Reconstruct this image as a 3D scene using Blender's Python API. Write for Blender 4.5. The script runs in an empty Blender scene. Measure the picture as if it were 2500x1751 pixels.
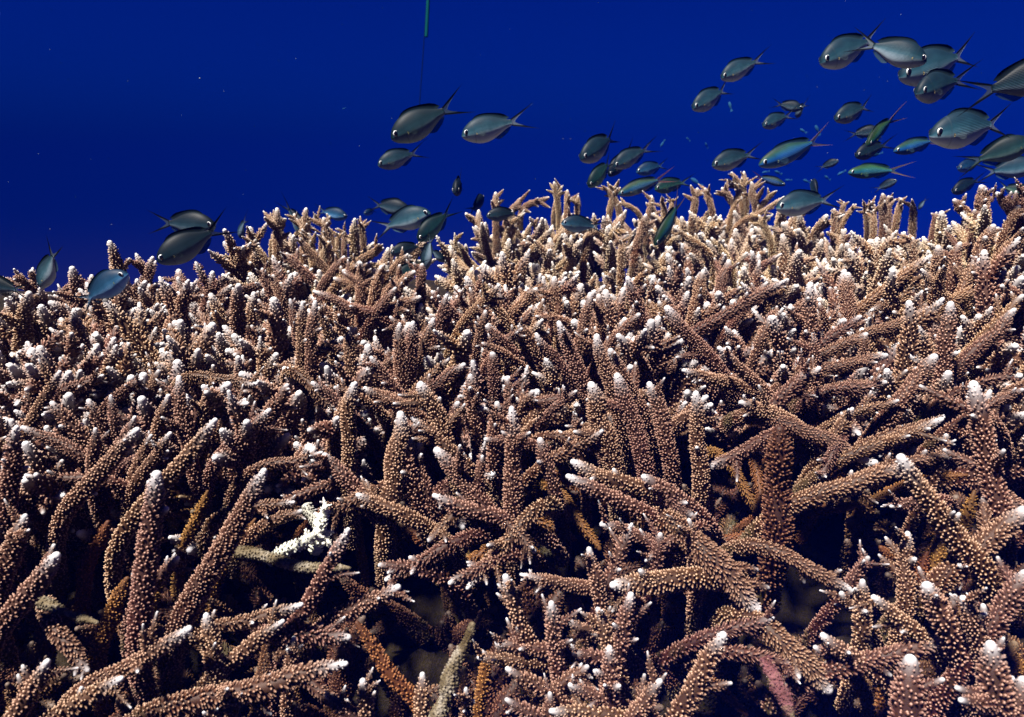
import bpy, math, random
import numpy as np
from mathutils import Vector, Matrix

# ------------------------------------------------------------------ camera, water light, sun, exposure
scene = bpy.context.scene
COL = scene.collection
R = math.radians
FPX, PW, PH = 1785.0, 2500.0, 1751.0          # focal length in photo pixels, photo size
CAM = np.array([0.0, 0.0, 1.0])
PITCH = R(15.0)
cam_d = bpy.data.cameras.new('camera')
cam_d.sensor_width = 36.0
cam_d.lens = 36.0 * FPX / PW
cam_d.clip_start, cam_d.clip_end = 0.02, 500.0
cam_d.dof.use_dof = True
cam_d.dof.focus_distance = 0.72
cam_d.dof.aperture_fstop = 16.0
cam = bpy.data.objects.new('camera', cam_d)
COL.objects.link(cam)
cam.location = CAM
cam.rotation_euler = (R(90) - PITCH, 0, 0)
scene.camera = cam

SUN_EL, SUN_AZ = R(64), R(232)                # azimuth from +Y (away from camera), clockwise
world = bpy.data.worlds.new('World')
scene.world = world
world.use_nodes = True
wn, wl = world.node_tree.nodes, world.node_tree.links
wn.clear()
sky = wn.new('ShaderNodeTexSky')
sky.sky_type = 'NISHITA'
sky.sun_disc = False
sky.sun_elevation = SUN_EL
sky.sun_rotation = SUN_AZ
tint = wn.new('ShaderNodeMix')                # daylight after metres of sea water
tint.data_type = 'RGBA'; tint.blend_type = 'MULTIPLY'
tint.inputs['Factor'].default_value = 1.0
tint.inputs['B'].default_value = (0.0002, 0.0076, 0.0850, 1)
bg = wn.new('ShaderNodeBackground')
bg.inputs['Strength'].default_value = 0.12
wo = wn.new('ShaderNodeOutputWorld')
wl.new(sky.outputs[0], tint.inputs['A'])
wl.new(tint.outputs['Result'], bg.inputs['Color'])
wl.new(bg.outputs[0], wo.inputs['Surface'])

sun_d = bpy.data.lights.new('sun', 'SUN')
sun_d.energy = 5.0
sun_d.angle = R(5)             # sunlight spread by the water surface
sun_d.color = (1.0, 0.92, 0.82)
sun = bpy.data.objects.new('sun', sun_d)
COL.objects.link(sun)
sdir = Vector((math.sin(SUN_AZ) * math.cos(SUN_EL), math.cos(SUN_AZ) * math.cos(SUN_EL), math.sin(SUN_EL)))
sun.rotation_euler = sdir.to_track_quat('Z', 'Y').to_euler()
sun.location = (0, -1, 5)

vs = scene.view_settings
vs.view_transform = 'Standard'
vs.look = 'None'
vs.exposure = 2.15
vs.gamma = 1.0
vs.use_curve_mapping = False
cy = scene.cycles
cy.use_denoising = True
cy.max_bounces = 5
cy.diffuse_bounces = 2
cy.glossy_bounces = 2
cy.transmission_bounces = 3
cy.transparent_max_bounces = 12
cy.volume_bounces = 0
cy.use_adaptive_sampling = True
cy.adaptive_threshold = 0.01

# ------------------------------------------------------------------ helpers
RNG = np.random.default_rng(7)
random.seed(7)
cp, sp = math.cos(PITCH), math.sin(PITCH)
FWD = np.array([0, cp, -sp]); UP = np.array([0, sp, cp]); RIGHT = np.array([1.0, 0, 0])


def at(px, py, d):
    """Photo pixel at distance d along the camera axis -> world point."""
    return CAM + d * (FWD + RIGHT * ((px - PW / 2) / FPX) + UP * ((PH / 2 - py) / FPX))


DX = [0, 700, 1250, 2050, 2500]
DT = [
    [(420, 1.15), (600, .98), (700, .78), (800, .67), (1000, .57), (1300, .48), (1750, .40)],
    [(420, 1.5), (520, 1.22), (600, 1.0), (700, .82), (800, .70), (1000, .58), (1300, .50), (1750, .43)],
    [(420, 1.75), (480, 1.5), (550, 1.18), (650, .90), (800, .71), (1000, .58), (1300, .505), (1750, .44)],
    [(420, 1.6), (480, 1.35), (550, 1.08), (650, .86), (800, .69), (1000, .57), (1300, .50), (1750, .43)],
    [(420, .82), (480, .78), (550, .73), (650, .67), (800, .61), (1000, .54), (1300, .46), (1750, .37)],
]


def DEPTH(px, py):
    px = min(max(px, 0), 2500)
    vals = [np.interp(py, [r for r, _ in t], [d for _, d in t]) for t in DT]
    return float(np.interp(px, DX, vals))


def tag(o, label=None, cat=None, group=None, kind=None):
    if label: o['label'] = label
    if cat: o['category'] = cat
    if group: o['group'] = group
    if kind: o['kind'] = kind
    return o


def empty(name, loc=(0, 0, 0)):
    o = bpy.data.objects.new(name, None)
    o.empty_display_size = 0.02
    o.location = loc
    COL.objects.link(o)
    return o


def mesh_np(name, V, loops, starts, totals, attr=None, smooth=True):
    me = bpy.data.meshes.new(name)
    me.vertices.add(len(V)); me.vertices.foreach_set('co', np.ascontiguousarray(V, np.float32).ravel())
    me.loops.add(len(loops)); me.loops.foreach_set('vertex_index', np.ascontiguousarray(loops, np.int32))
    me.polygons.add(len(starts))
    me.polygons.foreach_set('loop_start', np.ascontiguousarray(starts, np.int32))
    if smooth:
        me.polygons.foreach_set('use_smooth', np.ones(len(starts), bool))
    if attr is not None:
        a = me.attributes.new('tone', 'FLOAT_COLOR', 'POINT')
        a.data.foreach_set('color', np.ascontiguousarray(attr, np.float32).ravel())
    me.update(calc_edges=True)
    me.validate()
    return me


class Geo:
    """Collects quads and triangles with a per-vertex tone (corallite, tip, along, random)."""
    def __init__(self):
        self.V, self.A, self.Q, self.T, self.n = [], [], [], [], 0

    def add(self, V, A=None, Q=None, T=None):
        V = np.asarray(V, float)
        self.V.append(V)
        self.A.append(np.zeros((len(V), 4)) if A is None else np.asarray(A, float))
        if Q is not None and len(Q): self.Q.append(np.asarray(Q) + self.n)
        if T is not None and len(T): self.T.append(np.asarray(T) + self.n)
        self.n += len(V)

    def mesh(self, name, smooth=True):
        V = np.concatenate(self.V); A = np.concatenate(self.A)
        Q = np.concatenate(self.Q) if self.Q else np.zeros((0, 4), int)
        T = np.concatenate(self.T) if self.T else np.zeros((0, 3), int)
        loops = np.concatenate([Q.ravel(), T.ravel()])
        totals = np.concatenate([np.full(len(Q), 4), np.full(len(T), 3)])
        starts = np.concatenate([[0], np.cumsum(totals)[:-1]])
        return mesh_np(name, V, loops, starts, totals, A, smooth)

    def build(self, name, mat, parent=None, smooth=True):
        me = self.mesh(name, smooth)
        me.materials.append(mat)
        o = bpy.data.objects.new(name, me)
        COL.objects.link(o)
        if parent is not None: o.parent = parent
        return o


def norm(v):
    return v / (np.linalg.norm(v, axis=-1, keepdims=True) + 1e-12)


def frames(P):
    T = np.gradient(P, axis=0); T = norm(T)
    N = np.zeros_like(P)
    ref = np.array([1.0, 0, 0]) if abs(T[0][0]) < .8 else np.array([0, 1.0, 0])
    n = ref - T[0] * ref.dot(T[0]); n /= np.linalg.norm(n)
    for i in range(len(P)):
        n = n - T[i] * n.dot(T[i]); n /= np.linalg.norm(n) + 1e-12
        N[i] = n
    return T, N, np.cross(T, N)


def bezier(p0, p1, p2, p3, n):
    t = np.linspace(0, 1, n)[:, None]
    return (1-t)**3*p0 + 3*(1-t)**2*t*p1 + 3*(1-t)*t*t*p2 + t**3*p3


def coral_stem(g, P, rad, rng, s=.0023, sides=10, tipwhite=.014, t_base=0.0, t_span=1.0, rough=1.0, nub=True, nsides=4, nubh=1.0):
    """Tapered stem through points P with leaning tube-shaped corallites all over it."""
    n = len(P)
    seg = np.linalg.norm(np.diff(P, axis=0), axis=1)
    L = np.concatenate([[0], np.cumsum(seg)]); tot = L[-1]
    # resample
    m = max(6, int(tot / .005))
    tail = min(rad[-1] * .9, tot * .3)
    ls = np.concatenate([np.linspace(0, tot - tail, m), tot - tail + tail * np.sin(np.linspace(0, math.pi/2, 5))[1:]])
    C = np.stack([np.interp(ls, L, P[:, k]) for k in range(3)], 1)
    rr = np.interp(ls, L, rad)
    wob = 1 + .07 * rough * np.interp(ls, np.linspace(0, tot, 9), rng.normal(0, 1, 9))
    rr = rr * wob
    over = np.clip((ls - (tot - tail)) / tail, 0, 1)
    rr = rr * np.sqrt(np.clip(1 - over ** 2, 0.0025, 1))
    C2 = C.copy()
    T, N, B = frames(np.stack([np.interp(ls, L, P[:, k]) for k in range(3)], 1))
    th = np.linspace(0, 2*math.pi, sides, endpoint=False)
    ring = C[:, None, :] + rr[:, None, None] * (np.cos(th)[None, :, None] * N[:, None, :] + np.sin(th)[None, :, None] * B[:, None, :])
    k = len(C)
    V = ring.reshape(-1, 3)
    tipf = np.clip(1 - (tot - ls) / tipwhite, 0, 1)
    rnd = rng.random()
    along = t_base + t_span * ls / tot
    A = np.zeros((k * sides, 4)); A[:, 1] = np.repeat(tipf, sides); A[:, 2] = np.repeat(along, sides); A[:, 3] = rnd
    i = np.arange(k-1)[:, None]; j = np.arange(sides)[None, :]
    a = i * sides + j; b = i * sides + (j+1) % sides
    Q = np.stack([a, b, b + sides, a + sides], -1).reshape(-1, 4)
    capi = k * sides
    V = np.vstack([V, C[-1] + T[-1] * rr[-1] * .5]); A = np.vstack([A, [0, 1 if tipwhite > 0 else 0, along[-1], rnd]])
    jj = np.arange(sides)
    Tt = np.stack([(k-1)*sides + jj, (k-1)*sides + (jj+1) % sides, np.full(sides, capi)], 1)
    g.add(V, A, Q, Tt)
    if not nub: return
    # corallites
    cen, tan, nor, bi, rd, ta, al = [], [], [], [], [], [], []
    rows = np.arange(s * .5, tot - max(tail * .3, min(.0030, tot * .2)), s * .98)
    pc = [np.interp(rows, ls, C[:, q]) for q in range(3)]
    pr = np.interp(rows, ls, rr)
    pT = np.stack([np.interp(rows, ls, T[:, q]) for q in range(3)], 1)
    pN = np.stack([np.interp(rows, ls, N[:, q]) for q in range(3)], 1)
    pB = np.stack([np.interp(rows, ls, B[:, q]) for q in range(3)], 1)
    pc = np.stack(pc, 1)
    idx, ang = [], []
    bare = np.interp(rows, np.linspace(0, tot, 12), rng.normal(0, 1, 12))
    for r_i in range(len(rows)):
        cnt = max(4, int(round(2 * math.pi * pr[r_i] / s)))
        aa = (np.arange(cnt) + .5 * (r_i % 2) + rng.uniform(-.32, .32, cnt)) * 2 * math.pi / cnt + .11 * r_i
        keep = rng.random(cnt) > (.06 + .22 * (bare[r_i] > 1.2))
        aa = aa[keep]
        idx.append(np.full(len(aa), r_i)); ang.append(aa)
    idx = np.concatenate(idx); ang = np.concatenate(ang)
    M = len(idx)
    jit = rng.uniform(-.36, .36, M) * s
    vr = rng.uniform(.78, 1.22, M)[:, None]
    tT, tN, tB = pT[idx], pN[idx], pB[idx]
    D = np.cos(ang)[:, None] * tN + np.sin(ang)[:, None] * tB
    S = np.cross(tT, D)
    c0 = pc[idx] + D * (pr[idx] * .97)[:, None] + tT * jit[:, None]
    dist = (tot - rows)[idx]
    ax = norm(D + tT * rng.uniform(.45, 1.0, M)[:, None] + S * rng.normal(0, .12, M)[:, None])
    h = s * rng.uniform(.75, 1.35, M) * nubh
    fade = np.clip(.15 + dist / .018, .3, 1)
    h = h * fade
    vr = vr * (.5 + .5 * fade)[:, None]
    u = norm(np.cross(ax, S)); w = S
    rb, rt = s * .43, s * .29
    verts, att = [], []
    tf = np.clip(1 - dist / tipwhite, 0, 1) if tipwhite > 0 else np.zeros(M)
    alo = t_base + t_span * rows[idx] / tot
    ks = np.arange(nsides) * 2 * math.pi / nsides
    for lev, (hh, rx, pol) in enumerate(((-.15, rb, .0), (.74, rt, .36))):
        for q in ks:
            verts.append(c0 + ax * (h * hh)[:, None] + (math.cos(q) * u + math.sin(q) * w) * rx * vr)
            att.append(np.stack([np.full(M, pol), tf, alo, np.full(M, rnd)], 1))
    verts.append(c0 + ax * h[:, None]); att.append(np.stack([np.full(M, 1.0), tf, alo, np.full(M, rnd)], 1))
    per = 2 * nsides + 1
    VV = np.stack(verts, 1).reshape(-1, 3); AA = np.stack(att, 1).reshape(-1, 4)
    o = (np.arange(M) * per)[:, None, None]
    q1 = np.array([[x, (x+1) % nsides, nsides + (x+1) % nsides, nsides + x] for x in range(nsides)])[None]
    t1 = np.array([[nsides + x, nsides + (x+1) % nsides, 2*nsides] for x in range(nsides)])[None]
    g.add(VV, AA, (o + q1).reshape(-1, 4), (o + t1).reshape(-1, 3))


def taper(n, r0, r1, power=1.6):
    t = np.linspace(0, 1, n)
    return r0 + (r1 - r0) * t ** power


def side_bud(g, P, rad, t, rng, length, rscale, s, sides, tipwhite, out=None, lean=.6, ns=3):
    i = int(t * (len(P) - 2)) + 1
    T = norm(P[min(i+1, len(P)-1)] - P[i-1])
    d = rng.normal(0, 1, 3) if out is None else out + rng.normal(0, .25, 3)
    d = norm(d - T * d.dot(T))
    dr = norm(d + T * lean)
    p0 = P[i] + d * rad[i] * .45
    p3 = p0 + dr * (length + rad[i] * .5)
    bend = norm(d * .3 + T) * length * .15
    Q = bezier(p0, p0 + dr * length * .33, p3 - dr * length * .3 + bend * .3, p3 + bend, 8)
    r0 = rad[i] * rscale
    coral_stem(g, Q, taper(8, r0, r0 * .33, 2.2), rng, s, sides, tipwhite, .5, .5, nsides=ns)
    return Q


# ------------------------------------------------------------------ materials
def new_mat(name):
    m = bpy.data.materials.new(name)
    m.use_nodes = True
    nt = m.node_tree
    nt.nodes.clear()
    out = nt.nodes.new('ShaderNodeOutputMaterial')
    b = nt.nodes.new('ShaderNodeBsdfPrincipled')
    nt.links.new(b.outputs[0], out.inputs['Surface'])
    return m, nt, b, out


def mixc(nt, a, b, f, mode='MIX'):
    n = nt.nodes.new('ShaderNodeMix'); n.data_type = 'RGBA'; n.blend_type = mode
    for key, v in (('A', a), ('B', b), ('Factor', f)):
        if isinstance(v, (tuple, list)): n.inputs[key].default_value = (*v, 1) if len(v) == 3 else v
        elif isinstance(v, (int, float)): n.inputs[key].default_value = v
        else: nt.links.new(v, n.inputs[key])
    return n.outputs['Result']


def ramp(nt, v, stops):
    n = nt.nodes.new('ShaderNodeValToRGB')
    e = n.color_ramp.elements
    while len(e) < len(stops): e.new(.5)
    for k, (p, c) in enumerate(stops):
        e[k].position = p; e[k].color = (*c, 1) if isinstance(c, tuple) else (c, c, c, 1)
    nt.links.new(v, n.inputs[0])
    return n.outputs[0]


def noise(nt, scale, detail=3, coord=None, rough=.5):
    n = nt.nodes.new('ShaderNodeTexNoise')
    n.inputs['Scale'].default_value = scale; n.inputs['Detail'].default_value = detail
    n.inputs['Roughness'].default_value = rough
    if coord is not None: nt.links.new(coord, n.inputs['Vector'])
    return n.outputs['Fac']


def math_n(nt, op, a, b=None, c=None, clamp=False):
    n = nt.nodes.new('ShaderNodeMath'); n.operation = op; n.use_clamp = clamp
    for k, v in enumerate((a, b, c)):
        if v is None: continue
        if isinstance(v, (int, float)): n.inputs[k].default_value = v
        else: nt.links.new(v, n.inputs[k])
    return n.outputs[0]


def coral_mat(name, stem, side, polyp, tip, tip_amt=1.0, vary=.4, young_amt=.5):
    m, nt, b, out = new_mat(name)
    at_ = nt.nodes.new('ShaderNodeAttribute'); at_.attribute_name = 'tone'
    sep = nt.nodes.new('ShaderNodeSeparateColor'); nt.links.new(at_.outputs['Color'], sep.inputs[0])
    tc = nt.nodes.new('ShaderNodeTexCoord'); geo = nt.nodes.new('ShaderNodeNewGeometry')
    oi = nt.nodes.new('ShaderNodeObjectInfo')
    n1 = noise(nt, 38, 3, geo.outputs['Position'])
    n2 = noise(nt, 420, 2, geo.outputs['Position'])
    base = mixc(nt, stem, tuple(x * .62 for x in stem), ramp(nt, n1, [(.38, 0.0), (.66, 1.0)]))
    nubc = mixc(nt, side, polyp, ramp(nt, sep.outputs[0], [(.15, 0.0), (.95, 1.0)]))
    col = mixc(nt, base, nubc, math_n(nt, 'MULTIPLY', sep.outputs[0], 1.7, clamp=True))
    val = math_n(nt, 'ADD', 1 - vary * .5, math_n(nt, 'MULTIPLY', oi.outputs['Random'], vary))
    val = math_n(nt, 'MULTIPLY', val, math_n(nt, 'ADD', .78, math_n(nt, 'MULTIPLY', n2, .44)))
    hs = nt.nodes.new('ShaderNodeHueSaturation')
    nt.links.new(col, hs.inputs['Color']); nt.links.new(val, hs.inputs['Value'])
    nt.links.new(math_n(nt, 'ADD', .482, math_n(nt, 'MULTIPLY', oi.outputs['Random'], .036)), hs.inputs['Hue'])
    young = math_n(nt, 'MULTIPLY', ramp(nt, sep.outputs[2], [(.42, 0.0), (1.0, 1.0)]), young_amt)
    young = math_n(nt, 'MULTIPLY', young, math_n(nt, 'ADD', .16, math_n(nt, 'MULTIPLY', sep.outputs[0], .9)), clamp=True)
    old = math_n(nt, 'MULTIPLY', ramp(nt, sep.outputs[2], [(.05, 1.0), (.45, 0.0)]), ramp(nt, noise(nt, 55, 4, geo.outputs['Position']), [(.46, 0.0), (.6, .85)]))
    aged = mixc(nt, hs.outputs[0], (.030, .024, .008), old)
    hs_o = mixc(nt, aged, polyp, young)
    tf = math_n(nt, 'MULTIPLY', ramp(nt, sep.outputs[1], [(.02, 0.0), (.50, .14), (.80, .55), (1.0, .98)]), tip_amt)
    fin = mixc(nt, hs_o, tip, tf)
    nt.links.new(fin, b.inputs['Base Color'])
    b.inputs['Roughness'].default_value = .62
    b.inputs['Specular IOR Level'].default_value = .25
    bp = nt.nodes.new('ShaderNodeBump'); bp.inputs['Strength'].default_value = .35; bp.inputs['Distance'].default_value = .0006
    nt.links.new(noise(nt, 1500, 2, geo.outputs['Position']), bp.inputs['Height'])
    nt.links.new(bp.outputs[0], b.inputs['Normal'])
    return m


M_BROWN = coral_mat('brown_coral', (.020, .0040, .0007), (.086, .0215, .0048), (.35, .230, .172), (.42, .415, .44), young_amt=.34)  # brown coral, darkened further for vignette and flash falloff near the camera
M_SHADED = coral_mat('shaded_coral', (.018, .0042, .0008), (.055, .0155, .0034), (.16, .08, .04), (.22, .18, .15), .3, young_amt=.2)  # darker coral, shade of the hollows put into its colour; tips duller too
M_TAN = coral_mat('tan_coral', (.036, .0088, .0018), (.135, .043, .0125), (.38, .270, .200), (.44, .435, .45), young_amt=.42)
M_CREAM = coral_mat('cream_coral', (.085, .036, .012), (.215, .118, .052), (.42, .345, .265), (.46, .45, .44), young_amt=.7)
M_OCHRE = coral_mat('ochre_coral', (.06, .020, .004), (.12, .042, .008), (.26, .125, .036), (.40, .32, .22), .45, young_amt=.15)
M_WHITE = coral_mat('bleached_coral', (.40, .40, .34), (.45, .45, .39), (.50, .50, .46), (.50, .50, .48))


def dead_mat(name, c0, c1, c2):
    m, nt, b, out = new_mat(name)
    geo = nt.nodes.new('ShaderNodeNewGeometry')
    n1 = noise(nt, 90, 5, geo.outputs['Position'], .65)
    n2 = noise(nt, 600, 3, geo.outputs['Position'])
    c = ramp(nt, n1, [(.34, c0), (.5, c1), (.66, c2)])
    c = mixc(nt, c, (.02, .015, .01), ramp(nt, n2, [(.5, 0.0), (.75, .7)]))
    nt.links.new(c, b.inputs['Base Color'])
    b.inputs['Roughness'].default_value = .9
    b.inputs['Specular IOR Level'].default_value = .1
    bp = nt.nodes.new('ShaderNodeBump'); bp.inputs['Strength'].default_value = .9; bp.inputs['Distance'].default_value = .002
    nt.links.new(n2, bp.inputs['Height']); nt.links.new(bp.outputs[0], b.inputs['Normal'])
    return m


M_DEAD = dead_mat('dead_coral', (.04, .028, .012), (.10, .08, .05), (.20, .18, .15))
M_PINK = dead_mat('pink_crust', (.05, .016, .016), (.12, .05, .055), (.09, .08, .04))
M_BED = dead_mat('reef_bed', (.003, .002, .001), (.008, .005, .002), (.018, .013, .006))  # nearly black: the shade in the gaps is put into the bed's colour

# ------------------------------------------------------------------ sea bed (one sheet, hidden under the thicket, falling away behind)
def build_seabed():
    pts = []
    for px in range(-300, 2900, 160):
        for py in (520, 580, 650, 730, 820, 930, 1080, 1280, 1500, 1750):
            pts.append(at(px, py, DEPTH(px, py) + .02) - [0, 0, .19 + .16 * math.exp(-((px - 1960) / 260) ** 2 - ((py - 1420) / 200) ** 2) + .1 * math.exp(-((px - 960) / 200) ** 2 - ((py - 1500) / 150) ** 2)])
    for x in np.linspace(-3, 3, 9):
        pts += [[x, -.4, .52], [x, -2, .4], [x, 2.6, .55], [x, 3.6, -.4], [x, 6, -1.8]]
    for y in np.linspace(-1, 3, 7):
        pts += [[-2.4, y, .25], [2.4, y, .55], [-5, y, -.8], [5, y, -.4]]
    pts = np.array(pts)
    xs = np.unique(np.concatenate([np.linspace(-1.6, 1.6, 130), -np.geomspace(1.7, 140, 20), np.geomspace(1.7, 140, 20)]))
    ys = np.unique(np.concatenate([np.linspace(-.3, 2.6, 120), np.geomspace(2.7, 140, 22), -np.geomspace(.4, 140, 16)]))
    X, Y = np.meshgrid(xs, ys)
    Z = np.zeros_like(X)
    for i in range(X.shape[0]):
        d2 = (X[i][:, None] - pts[None, :, 0]) ** 2 + (Y[i][:, None] - pts[None, :, 1]) ** 2 + .004
        w = 1 / d2 ** 2
        Z[i] = (w * pts[None, :, 2]).sum(1) / w.sum(1)
    rr = np.sqrt(X**2 + (Y - 1)**2)
    f = np.clip((rr - 4) / 8, 0, 1); f = f * f * (3 - 2 * f)
    Z = Z * (1 - f) + f * -5.5
    rng = np.random.default_rng(3)
    for k in range(26):
        kx, ky = rng.normal(0, 1, 2) * rng.choice([18, 45, 90])
        Z += np.sin(kx * X + ky * Y + rng.uniform(0, 6)) * .004 * (1 - f)
    ny, nx = X.shape
    V = np.stack([X, Y, Z], -1).reshape(-1, 3)
    i = np.arange(ny - 1)[:, None]; j = np.arange(nx - 1)[None]
    a = i * nx + j
    g = Geo(); g.add(V, None, np.stack([a, a + 1, a + nx + 1, a + nx], -1).reshape(-1, 4))
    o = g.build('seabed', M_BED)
    tag(o, kind='structure')
    return xs, ys, Z


XS, YS, ZS = build_seabed()


def bed_z(x, y):
    i = int(np.clip(np.searchsorted(YS, y), 0, len(YS) - 1)); j = int(np.clip(np.searchsorted(XS, x), 0, len(XS) - 1))
    return float(ZS[i, j])


# ------------------------------------------------------------------ hand placed branches: crop -> (origin x, origin y, scale)
CROPS = {'L': (0, 900, .5293), 'M': (800, 900, .5293), 'R': (1650, 900, .5293),
         'Q': (1600, 500, .392), 'P': (700, 600, .392), 'B': (600, 200, .3267),
         'C': (1350, 250, .2613), 'F': (1850, 260, .2831)}
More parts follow.
